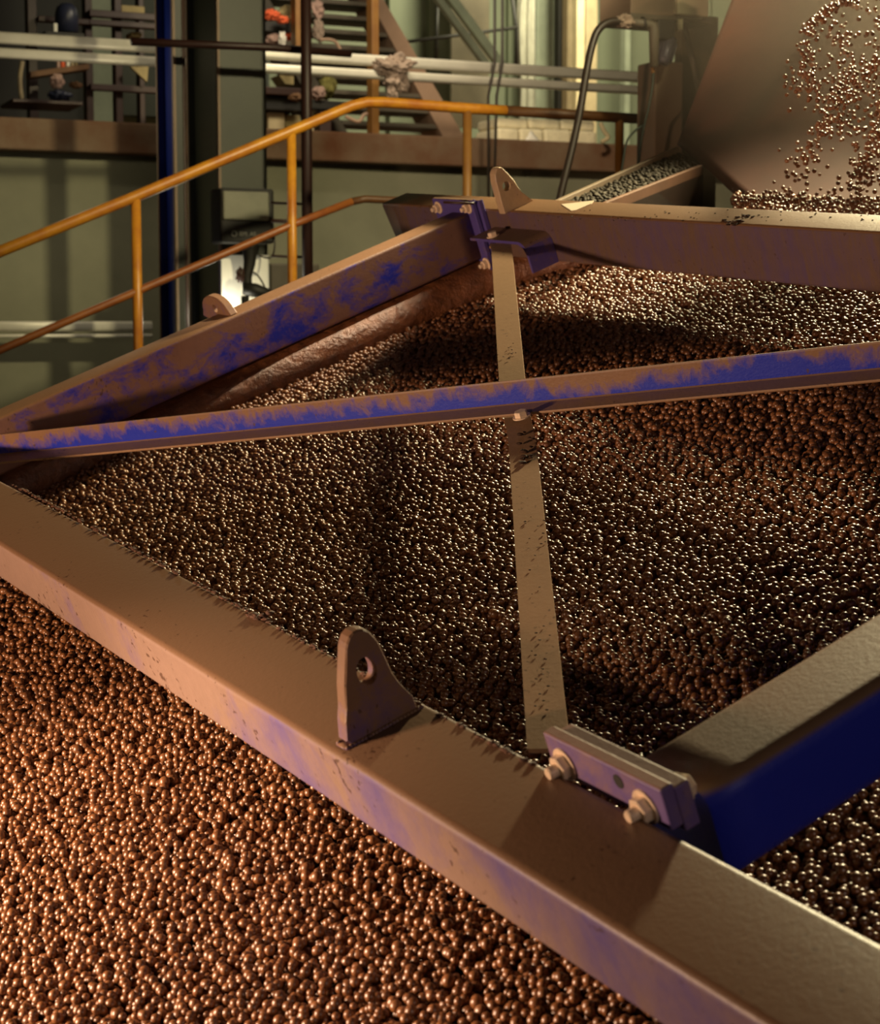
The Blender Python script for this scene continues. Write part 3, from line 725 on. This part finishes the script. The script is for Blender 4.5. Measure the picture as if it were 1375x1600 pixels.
bm = B(); lump(bm, WP(376, 430, 7.84), (.022, .02, .035), 4, 3); obj('handle', bm, 'redbrown', t)
bm = B(); tube(bm, smoothpath([WP(396, 425, 7.85), WP(404, 432, 7.84), WP(412, 445, 7.83), WP(416, 456, 7.83)]), .004, 8); obj('cable', bm, 'black', t, True)
bm = B(); tube(bm, [WP(383, 462, 7.84), WP(382, 700, 7.84)], .018, 12); obj('pipe', bm, 'dark', t, True)
lamp('floor_work_lamp', 'POINT', WP(362, 494, 7.86), 2.6, (1.0, .93, .72), .03)

# concrete plinth right of the panel
bm = B(); wbox(bm, 424, 500, 412, 620, 8.95, .3, .01); o = obj('plinth', bm, 'stair'); tag(o, 'low grey plinth against the wall behind the dark red pipe', 'plinth')

# ------------------------------------------------------------------ stairs up on the mezzanine
t = thing('steel_stairs', W(wat(620, 210, 10.2)[0], 10.2, zs_top), 'open steel stairs with tan stringer on the mezzanine', 'stairs')
ws = 10.0
for i in range(-3, 8):
    y = 22 + 24.2 * i; xr = 597 + y / 1.7 - 8
    bm = B(); wbox(bm, xr - 167, xr, y, y + 7, ws, .24, .003); obj('tread', bm, 'stair', t)
bm = B()
def para(bm, pts, w0, w1): prism(bm, pts, lambda u, v, d: W(u, d, v), w0, w1)
for nm, dx, mt in (('stringer', 0, 'stringer'), ('stringer', -178, 'stair')):
    bm = B(); para(bm, [wat(x + dx, y, ws) for x, y in ((540, -96), (597, 0), (723, 214), (690, 214), (575, 0), (515, -96))], ws - .02, ws + .25); obj(nm, bm, mt, t)
# posts on the mezzanine
def post(x, w, mat, label, y1=None, half=5, name='steel_post', cat='post', group=None, ytop=-260, depth=.08):
    bm = B(); z0 = zs_top if y1 is None else wat(x, y1, w)[1]; z1 = 8.4 if ytop is None else min(8.4, wat(x, ytop, w)[1])
    s0 = wat(x - half, 100, w)[0]; s1 = wat(x + half, 100, w)[0]; wbox_s(bm, s0, s1, z0, z1, w, w + depth, .003)
    return tag(obj(name, bm, mat), label, cat, group)
post(587, 9.35, 'oldyellow', 'yellow post standing at the right of the stair treads', half=5.5)
post(467, 9.4, 'oldyellow', 'yellow post directly left of the dark red pipe', half=4.5, y1=76)
post(140, 9.9, 'redbrown', 'red-brown post at left beside the pale pillar', half=5.5)
post(186, 9.9, 'redbrown', 'red-brown post at left nearest the blue column', half=5.5)
post(52, 9.9, 'darkred', 'dark red post at far left behind the leaning plank', half=7)
post(161, 12.5, 'palegreen', 'pale green pillar deep in the dark bay at left', half=17)
post(222, 10.2, 'redbrown', 'thin brown post just left of the blue column', half=4)
for (x0, x1, y, h, lab) in ((140, 248, 18, 11, 'upper of two brown crossbars in the left bay'), (140, 248, 33, 9, 'lower of two brown crossbars in the left bay'), (142, 246, 133, 10, 'brown crossbar below the galvanised rails at left'), (60, 140, 27, 9, 'dark crossbar behind the navy drum at left')):
    bm = B(); wbox(bm, x0, x1, y, y + h, 9.85, .05); tag(obj('crossbar', bm, 'redbrown'), lab, 'bar')
post(770 + 107, 12.6, 'dark', 'thin dark post between pale panels right of the cables', half=4)
post(907, 12.2, 'palepost', 'bright cream post behind the black hose', half=6)
post(893, 12.5, 'beige', 'beige post just left of the bright cream post', half=7)
post(924, 12.6, 'beige', 'beige post just right of the bright cream post', half=9)
post(981, 12.8, 'palegreen', 'thin pale green post right of the black hose', half=4)
# corrugated sheet ribs on the far cladding
bm = B()
for x in list(range(612, 1120, 62)):
    s = wat(x, 100, 13.4)[0]; wbox_s(bm, s, s + .035, zs_top, 8.3, 13.44, 13.5, .004)
o = obj('trim_2', bm, 'farwall'); o['kind'] = 'structure'
# doorway-like panels
bm = B(); wbox(bm, 838, 872, -200, 200, 12.9, .03); tag(obj('cladding_panel', bm, 'palegreen'), 'pale bluish panel right of the hanging tarpaulin', 'panel')
bm = B(); wbox(bm, 705, 765, -200, 200, 13.0, .03); tag(obj('cladding_panel', bm, 'olive'), 'dark olive panel behind the paired braces', 'panel')
# braces
def bar2(p0, p1, w, th, dep):
    bm = B(); a_ = V(wat(*p0, w)); b_ = V(wat(*p1, w)); d = (b_ - a_).normalized(); nrm = V((-d.y, d.x)) * th
    para(bm, [tuple(a_ - nrm), tuple(a_ + nrm), tuple(b_ + nrm), tuple(b_ - nrm)], w, w + dep); return bm
tag(obj('diagonal_brace', bar2((640, -65), (768, 108), 11.0, .021, .05), 'palegreen'), 'lower left of the two parallel pale diagonal braces', 'brace')
tag(obj('diagonal_brace', bar2((652, -78), (790, 108), 11.1, .029, .05), 'palegreen'), 'upper right of the two parallel pale diagonal braces', 'brace')
bm = B(); tube(bm, [WP(630, 66, 12.0), WP(808, 43, 12.0)], .012, 8); tag(obj('tie_rod', bm, 'dark', None, True), 'thin dark rod slanting behind the paired braces', 'rod')
bm = B(); tube(bm, [WP(684, 0, 12.1), WP(681, 95, 12.1)], .012, 8); tag(obj('drop_rod', bm, 'dark', None, True), 'short thin vertical rod left of the paired braces', 'rod')
bm = B(); tube(bm, [WP(798, -20, 12.1), WP(807, 45, 12.1), WP(806, 110, 12.1)], .014, 8); tag(obj('drop_rod', bm, 'dark', None, True), 'thin vertical rod at the left edge of the hanging tarpaulin', 'rod')
for x, lab in ((773, 'left one of two thin vertical cables hanging past the rails'), (785, 'right one of two thin vertical cables hanging past the rails')):
    bm = B(); tube(bm, [WP(x, -200, 8.75), WP(x + 0, 100, 8.75), WP(x - (10 if x < 780 else 9), 150, 8.78), WP(x - (9 if x < 780 else 16), 420, 8.85)], .0075, 8)
    tag(obj('hanging_cable', bm, 'black', None, True), lab, 'cable')
# tarpaulin
bm = B(); rows = []
for i in range(30):
    t_ = i / 29; row = []
    for j in range(15):
        u = j / 14; x = 810 + 26 * u + 2.5 * math.sin(t_ * 9) * (1 - u); y = -120 + 305 * t_
        row.append(WP(x, y, 12.2 + .015 * math.sin(u * 14 + t_ * 3)))
    rows.append(row)
g1 = [[bm.verts.new(p) for p in r] for r in rows]; g2 = [[bm.verts.new(p + WY * .006) for p in r] for r in rows]
for G in (g1, g2):
    for i in range(29):
        for j in range(14): bm.faces.new((G[i][j], G[i][j + 1], G[i + 1][j + 1], G[i + 1][j])).smooth = True
for i in range(29):
    for j in (0, 14): bm.faces.new((g1[i][j], g1[i + 1][j], g2[i + 1][j], g2[i][j]))
tag(obj('tarpaulin', bm, 'tarp'), 'pale tarpaulin strip hanging right of the cables', 'tarpaulin')
# cream sacks/blocks on the ledge
k = 0
for (x0, x1, y0, y1) in ((778, 812, 201, 222), (813, 850, 202, 223), (851, 893, 203, 224), (894, 933, 205, 226)):
    bm = B(); wbox(bm, x0, x1, y0 - 1, y1 + 6, 9.35, .3, .018)
    tag(obj('cream_sack', bm, 'cream'), ['cream sack in the lower row, nearest the cables', 'cream sack in the lower row under the white powder', 'cream sack in the lower row, second from the hose', 'cream sack in the lower row, behind the black hose'][k], 'sack', 'cream sacks on the mezzanine edge'); k += 1
k = 0
for (x0, x1, y0, y1) in ((776, 826, 185, 201), (827, 876, 186, 202), (877, 930, 188, 204)):
    bm = B(); wbox(bm, x0, x1, y0, y1, 9.42, .26, .016)
    tag(obj('cream_sack', bm, 'cream'), ['cream sack on the upper row, nearest the cables', 'cream sack in the middle of the upper row', 'cream sack on the upper row, nearest the black hose'][k], 'sack', 'cream sacks on the mezzanine edge'); k += 1
bm = B(); c = WP(832, 217, 9.27); 
pts = [c + WX * (-.045) , c + WX * .05, c + WX * .012 + WY * .06]
apex = c + ZZ * .05 + WY * .02
vv = [bm.verts.new(p - ZZ * .012) for p in pts] + [bm.verts.new(apex)]
for f in ((0, 1, 3), (1, 2, 3), (2, 0, 3), (0, 2, 1)): bm.faces.new([vv[i] for i in f])
bmesh.ops.subdivide_edges(bm, edges=bm.edges[:], cuts=3, use_grid_fill=True)
for v in bm.verts: v.co += V((random.gauss(0, .002), random.gauss(0, .002), random.gauss(0, .002)))
tag(obj('white_powder_heap', bm, 'whitepile', None, True), 'tiny bright white powder heap in front of the cream sacks', 'heap')
# rag on the rail
bm = B(); lump(bm, WP(615, 103, 8.86), (.095, .05, .055), 2, 5, .45, 1.8); lump(bm, WP(618, 126, 8.86), (.05, .04, .06), 5, 5, .5, 2.0); lump(bm, WP(613, 146, 8.86), (.028, .03, .04), 8, 4, .5, 2.0); lump(bm, WP(633, 130, 8.86), (.02, .025, .045), 9, 4, .5, 2.0)
tag(obj('dusty_rag', bm, 'rag'), 'big dusty rag bundle draped over the galvanised rails near the stairs', 'rag')
# clutter left and right of the dark red pipe
def lumpo(name, x, y, w, r, mat, seed, label, cat, sub=4, amp=.4):
    bm = B(); lump(bm, WP(x, y, w), r, seed, sub, amp); return tag(obj(name, bm, mat), label, cat)
def benchtop(x0, x1, y0, y1, w, label, mat='dark', d=.35, name='shelf_board'):
    bm = B(); wbox(bm, x0, x1, y0, y1, w, d); return tag(obj(name, bm, mat), label, 'shelf')
benchtop(400, 472, 35, 50, 9.6, 'dark shelf under the orange cloth right of the broad column')
benchtop(398, 475, 136, 148, 9.5, 'brown shelf below the rails beside the broad column', 'redbrown')
benchtop(408, 470, 152, 172, 9.55, 'dark shelf above the tan cartons beside the broad column')
benchtop(488, 560, 158, 172, 9.55, 'dark shelf right of the dark red pipe below the pinkish bundle')
lumpo('orange_cloth', 423, 24, 9.62, (.045, .04, .03), 'orange', 3, 'crumpled orange-red cloth on the shelf by the broad column', 'cloth')
lumpo('orange_cloth', 441, 31, 9.52, (.035, .03, .02), 'orange', 6, 'small orange-red cloth right of the larger one, same shelf', 'cloth')
lumpo('yellow_sack', 449, 22, 9.62, (.05, .04, .045), 'paleyel', 7, 'pale yellow sack beside the orange-red cloth', 'sack')
lumpo('pinkish_bundle', 428, 62, 9.62, (.05, .04, .035), 'pink', 10, 'pinkish bundle under the shelf above the rails', 'bundle')
lumpo('pale_bag', 441, 63, 9.56, (.022, .03, .045), 'whitepile', 11, 'small bright pale bag beside the pinkish bundle', 'bag')
lumpo('orange_cloth', 452, 58, 9.6, (.03, .03, .02), 'orange', 12, 'orange-red cloth under the shelf nearest the dark red pipe', 'cloth')
lumpo('pinkish_cloth', 496, 14, 9.6, (.035, .03, .05), 'pink', 13, 'pinkish cloth hung at the top right of the dark red pipe', 'cloth')
lumpo('pinkish_cloth', 498, 47, 9.6, (.03, .03, .06), 'rag', 14, 'grey-pink cloth hanging below the upper pinkish cloth', 'cloth')
bm = B(); tube(bm, smoothpath([WP(500, 62, 9.5), WP(515, 62, 9.5), WP(525, 66, 9.5), WP(532, 78, 9.5)]), .009, 8); tag(obj('bent_hose', bm, 'stringer', None, True), 'short bent tan hose above the rails left of the stairs post', 'hose')
lumpo('pinkish_bundle', 497, 146, 9.55, (.04, .04, .035), 'pink', 15, 'pink bundle below the rails right of the dark red pipe', 'bundle')
lumpo('olive_cloth', 512, 134, 9.6, (.045, .04, .07), 'greenrag', 16, 'olive cloth hanging beside the pink bundle', 'cloth')
bm = B(); para(bm, [wat(x, y, 9.7) for x, y in ((436, 117), (459, 119), (459, 132), (446, 131))], 9.7, 9.85); tag(obj('tan_carton', bm, 'paleyel'), 'small tilted tan carton just below the rails at the column', 'carton')
lumpo('brown_rag', 462, 152, 9.45, (.04, .03, .022), 'wood', 18, 'brown rag on the brown shelf at the dark red pipe', 'rag')
bm = B(); wbox(bm, 419, 446, 175, 206, 9.6, .2, .01); tag(obj('tan_carton', bm, 'beige'), 'tall tan carton on the mezzanine beside the column', 'carton')
bm = B(); wbox(bm, 446, 470, 179, 206, 9.65, .2, .01); tag(obj('tan_carton', bm, 'paleyel'), 'dull yellow carton between tall carton and dark red pipe', 'carton')
bm = B(); wbox(bm, 488, 496, 170, 206, 9.6, .05, .004); tag(obj('timber_batten', bm, 'beige'), 'pale batten standing right of the dark red pipe', 'batten')
bm = B(); wbox(bm, 500, 518, 174, 208, 9.5, .1, .004); tag(obj('wooden_prop', bm, 'darkred'), 'short dark prop under the shelf, left of lowest tread', 'prop')
bm = B(); tube(bm, smoothpath([WP(540, 182, 9.4), WP(560, 190, 9.4), WP(568, 180, 9.4), WP(574, 178, 9.4)]), .01, 8); tag(obj('bent_pipe_piece', bm, 'stringer', None, True), 'bent tan pipe piece lying below the yellow handrail bend', 'pipe')
# left bay
benchtop(20, 130, 156, 162, 9.5, 'dark low shelf under the bundles at far left', 'darkred', .33)
t = thing('drum', WP(104, 48, 9.7), 'dark navy rounded drum above the rails at far left', 'drum')
bm = B(); c0 = WP(104, 50, 9.7); c1 = WP(104, 22, 9.7); c2 = WP(104, 6, 9.7)
tube(bm, [c0, c1, c1.lerp(c2, .6), c2], [.062, .060, .052, .03], 20); obj('drum_body', bm, 'navy', t, True)
benchtop(70, 132, 50, 56, 9.55, 'thin dark shelf under the navy drum at far left', 'dark', .4)
bm = B(); wbox(bm, 84, 90, 36, 50.5, 9.6, .02); tag(obj('pale_tag', bm, 'white'), 'small white tag left of the navy drum', 'tag')
for x, ww, mt, lab in ((91, 2.6, 'pink', 'pinkish bottle under the rails, leftmost of the row'), (98, 3, 'orange', 'red bottle in the row under the rails at left'), (106, 3, 'white', 'white bottle in the row under the rails at left'), (113, 2.4, 'beige', 'beige bottle right of the white bottle at left'), (119, 2, 'paleyel', 'thin pale bottle at the right end of the row')):
    bm = B(); tube(bm, [WP(x, 111, 9.75), WP(x, 97, 9.75), WP(x, 93, 9.75), WP(x, 89, 9.75)], [.0085 * ww / 2.4, .0085 * ww / 2.4, .004, .004], 12); tag(obj('bottle', bm, mt, None, True), lab, 'bottle', 'bottles on the leaning plank')
bm = B(); a_ = WP(48, 121, 9.7); b_ = WP(140, 108, 9.7); add_hexa(bm, [a_, b_, b_ + WY * .12, a_ + WY * .12, a_ + ZZ * .03, b_ + ZZ * .03, b_ + WY * .12 + ZZ * .03, a_ + WY * .12 + ZZ * .03], .003); tag(obj('plank', bm, 'wood'), 'slanting brown plank under the rails at far left', 'plank')
lumpo('pinkish_bundle', 89, 127, 9.6, (.035, .03, .035), 'pink', 21, 'pinkish bundle under the slanting plank at far left', 'bundle')
lumpo('orange_rag', 118, 133, 9.6, (.035, .03, .018), 'wood', 22, 'orange-brown rag right of the bundle under the plank', 'rag')
lumpo('dark_bundle', 92, 149, 9.6, (.06, .05, .026), 'navy', 23, 'dark bundle below the pinkish bundle at far left', 'bundle')
bm = B(); tube(bm, smoothpath([WP(35, 96, 9.6), WP(31, 125, 9.6), WP(34, 156, 9.6)]), .012, 8); tag(obj('pale_pipe', bm, 'beige', None, True), 'thin pale vertical pipe at far left under the rails', 'pipe')
bm = B(); para(bm, [wat(x, y, 9.8) for x, y in ((204, 104), (232, 104), (230, 128))], 9.8, 9.83); tag(obj('yellow_gusset', bm, 'paleyel'), 'pale yellow triangular plate left of the blue column', 'plate')
for (x0, x1, y0, y1, lab) in ((190, 226, 9, 24, 'dull tan carton high in the left bay above the crossbars'), (200, 222, 35, 41, 'thin tan box between the crossbars in the left bay'), (205, 222, 50, 57, 'small tan box just above the rails in the left bay')):
    bm = B(); wbox(bm, x0, x1, y0, y1, 10.0, .12); tag(obj('tan_carton', bm, 'paleyel'), lab, 'carton')
bm = B(); wbox(bm, -160, 150, -160, 185, 12.9, .1); tag(obj('bay_shade_sheet', bm, 'dark'), 'dark sheet standing in for the gloom behind the far left bay', 'partition')  # dark sheets added in place of shade, to keep the bay gloomy
bm = B(); wbox(bm, 178, 420, -160, 185, 13.0, .1); tag(obj('bay_shade_sheet', bm, 'columnshade'), 'dull green sheet standing in for the gloom behind both columns', 'partition')

# ------------------------------------------------------------------ tan box stand with hose and motor, right
t = thing('junction_box_stand', P(1045, 330, 7.0), 'tan and cream junction boxes on a grey pedestal left of the drum shell', 'junction box')
wj = 6.35
bm = B(); wbox(bm, 1022, 1066, 96, 420, wj, .14, .006); obj('pedestal', bm, 'boxtan', t)
bm = B(); wbox(bm, 986, 1061, -70, 26, wj - .05, .25, .006); obj('box', bm, 'boxtan', t)
bm = B(); wbox(bm, 1060, 1108, -70, 24, wj - .08, .22, .004); o = obj('box', bm, 'boxcream', t); o['label'] = 'bright cream box'
bm = B(); wbox(bm, 1062, 1120, 24, 420, wj + .1, .05, .004); obj('back_panel', bm, 'olive', t)
bm = B(); wbox(bm, 986, 1112, 25, 33, wj - .06, .26, .003); obj('base_frame', bm, 'stair', t)
bm = B(); tube(bm, [WP(1063, 47, wj - .06), WP(1063, 30, wj - .06)], .011, 12); obj('gland', bm, 'boxcream', t, True)
bm = B(); tube(bm, [WP(1068, 34, wj), WP(1084, 100, wj), WP(1094, 150, wj)], .011, 10); obj('stay', bm, 'stair', t, True)
t = thing('gear_motor', WP(1040, 60, wj - .12), 'small dark blue-grey motor hanging under the junction boxes', 'motor')
bm = B(); wbox(bm, 1028, 1056, 30, 62, wj - .14, .07, .008); obj('gearbox', bm, 'dark', t)
a_ = WP(1046, 60, wj - .11); b_ = WP(1036, 101, wj - .11)
bm = B(); tube(bm, [a_, a_.lerp(b_, .9), b_], [.031, .028, .018], 18); o = obj('motor_body', bm, 'motor', t, True)
bm = B()
ax_ = (b_ - a_).normalized(); x_ = ax_.cross(V((0, 1, 0))).normalized(); y_ = ax_.cross(x_)
for k in range(14):
    d = x_ * math.cos(k * math.pi / 7) + y_ * math.sin(k * math.pi / 7); s_ = ax_.cross(d) * .0015
    p0 = a_.lerp(b_, .15); p1 = a_.lerp(b_, .82)
    add_hexa(bm, [p0 + d * .024 - s_, p1 + d * .022 - s_, p1 + d * .022 + s_, p0 + d * .024 + s_, p0 + d * .036 - s_, p1 + d * .033 - s_, p1 + d * .033 + s_, p0 + d * .036 + s_])
obj('cooling_fins', bm, 'motor', t)
t = thing('black_hose', WP(877, 320, 6.1), 'thick black hose arching up to the junction box stand', 'hose')
wh = 6.1
hp = [(868, 345), (877, 300), (893, 235), (905, 180), (915, 120), (924, 75), (934, 48), (950, 35), (968, 33), (985, 35)]
bm = B(); tube(bm, smoothpath([WP(x, y, wh) for x, y in hp]), .0145, 14); obj('hose', bm, 'black', t, True)
bm = B(); lump(bm, WP(976, 33, wh), (.034, .024, .026), 31, 4, .5, 2.6); obj('coupling', bm, 'rag', t)
bm = B(); tube(bm, [WP(985, 34, wh), WP(1012, 37, wh), WP(1020, 40, wh), WP(1022, 50, wh), WP(1022, 104, wh)], [.015, .016, .02, .02, .0165], 12); obj('elbow', bm, 'stair', t, True)
bm = B(); tube(bm, [WP(1003, 36, wh), WP(1006, 36, wh)], .024, 14); obj('clamp', bm, 'dark', t, True)
t = thing('control_cable', WP(1000, 300, 6.15), 'thin dark green cable hanging from the elbow below the motor', 'cable')
bm = B(); tube(bm, smoothpath([WP(x, y, 6.12) for x, y in ((1021, 104), (1020, 130), (1014, 165), (1007, 195), (1001, 225), (996, 265), (992, 300))]), .0052, 8); obj('cable', bm, 'cable', t, True)
bm = B(); tube(bm, smoothpath([WP(x, y, 6.13) for x, y in ((1006, 195), (992, 205), (980, 220), (974, 250), (968, 290))]), .0045, 8); obj('branch', bm, 'cable', t, True)
bm = B(); tube(bm, [WP(1020, 104, 6.12), WP(1020, 114, 6.12)], .008, 10); o = obj('cable_gland', bm, 'oldyellow', t, True)
bm = B(); tube(bm, smoothpath([WP(x, y, 9.0) for x, y in ((938, 192), (944, 205), (950, 215), (940, 222))]), .012, 8); tag(obj('scrap_pipe', bm, 'beige', None, True), 'pale bent scrap pipe right of the black hose on the ledge', 'pipe')

# ------------------------------------------------------------------ steam over the drum mouth
m = bpy.data.materials.new('steam'); m.use_nodes = True; nt = m.node_tree
nt.nodes.remove(nt.nodes['Principled BSDF'])
vsn = nt.nodes.new('ShaderNodeVolumeScatter'); vsn.inputs['Color'].default_value = (1, .84, .70, 1); vsn.inputs['Anisotropy'].default_value = .2
tc = nt.nodes.new('ShaderNodeTexCoord'); ln = nt.nodes.new('ShaderNodeVectorMath'); ln.operation = 'LENGTH'
nt.links.new(tc.outputs['Object'], ln.inputs[0])
fall = mth(nt, 'SUBTRACT', 1.0, ln.outputs['Value'], True)
dens = mth(nt, 'MULTIPLY', mth(nt, 'POWER', fall, 1.3), STEAM)
nt.links.new(dens, vsn.inputs['Density']); nt.links.new(vsn.outputs[0], nt.nodes['Material Output'].inputs['Volume'])
M['steam'] = m
bm = B(); bmesh.ops.create_icosphere(bm, subdivisions=4, radius=1.0)
me = bpy.data.meshes.new('steam_cloud'); bm.to_mesh(me); bm.free(); me.materials.append(m)
o = bpy.data.objects.new('steam_cloud', me); col.objects.link(o); o.location = P(1420, -60, 4.75); o.scale = (.95, .62, .80)
tag(o, 'thin warm steam drifting in the light above the drum mouth', 'steam', kind='stuff')
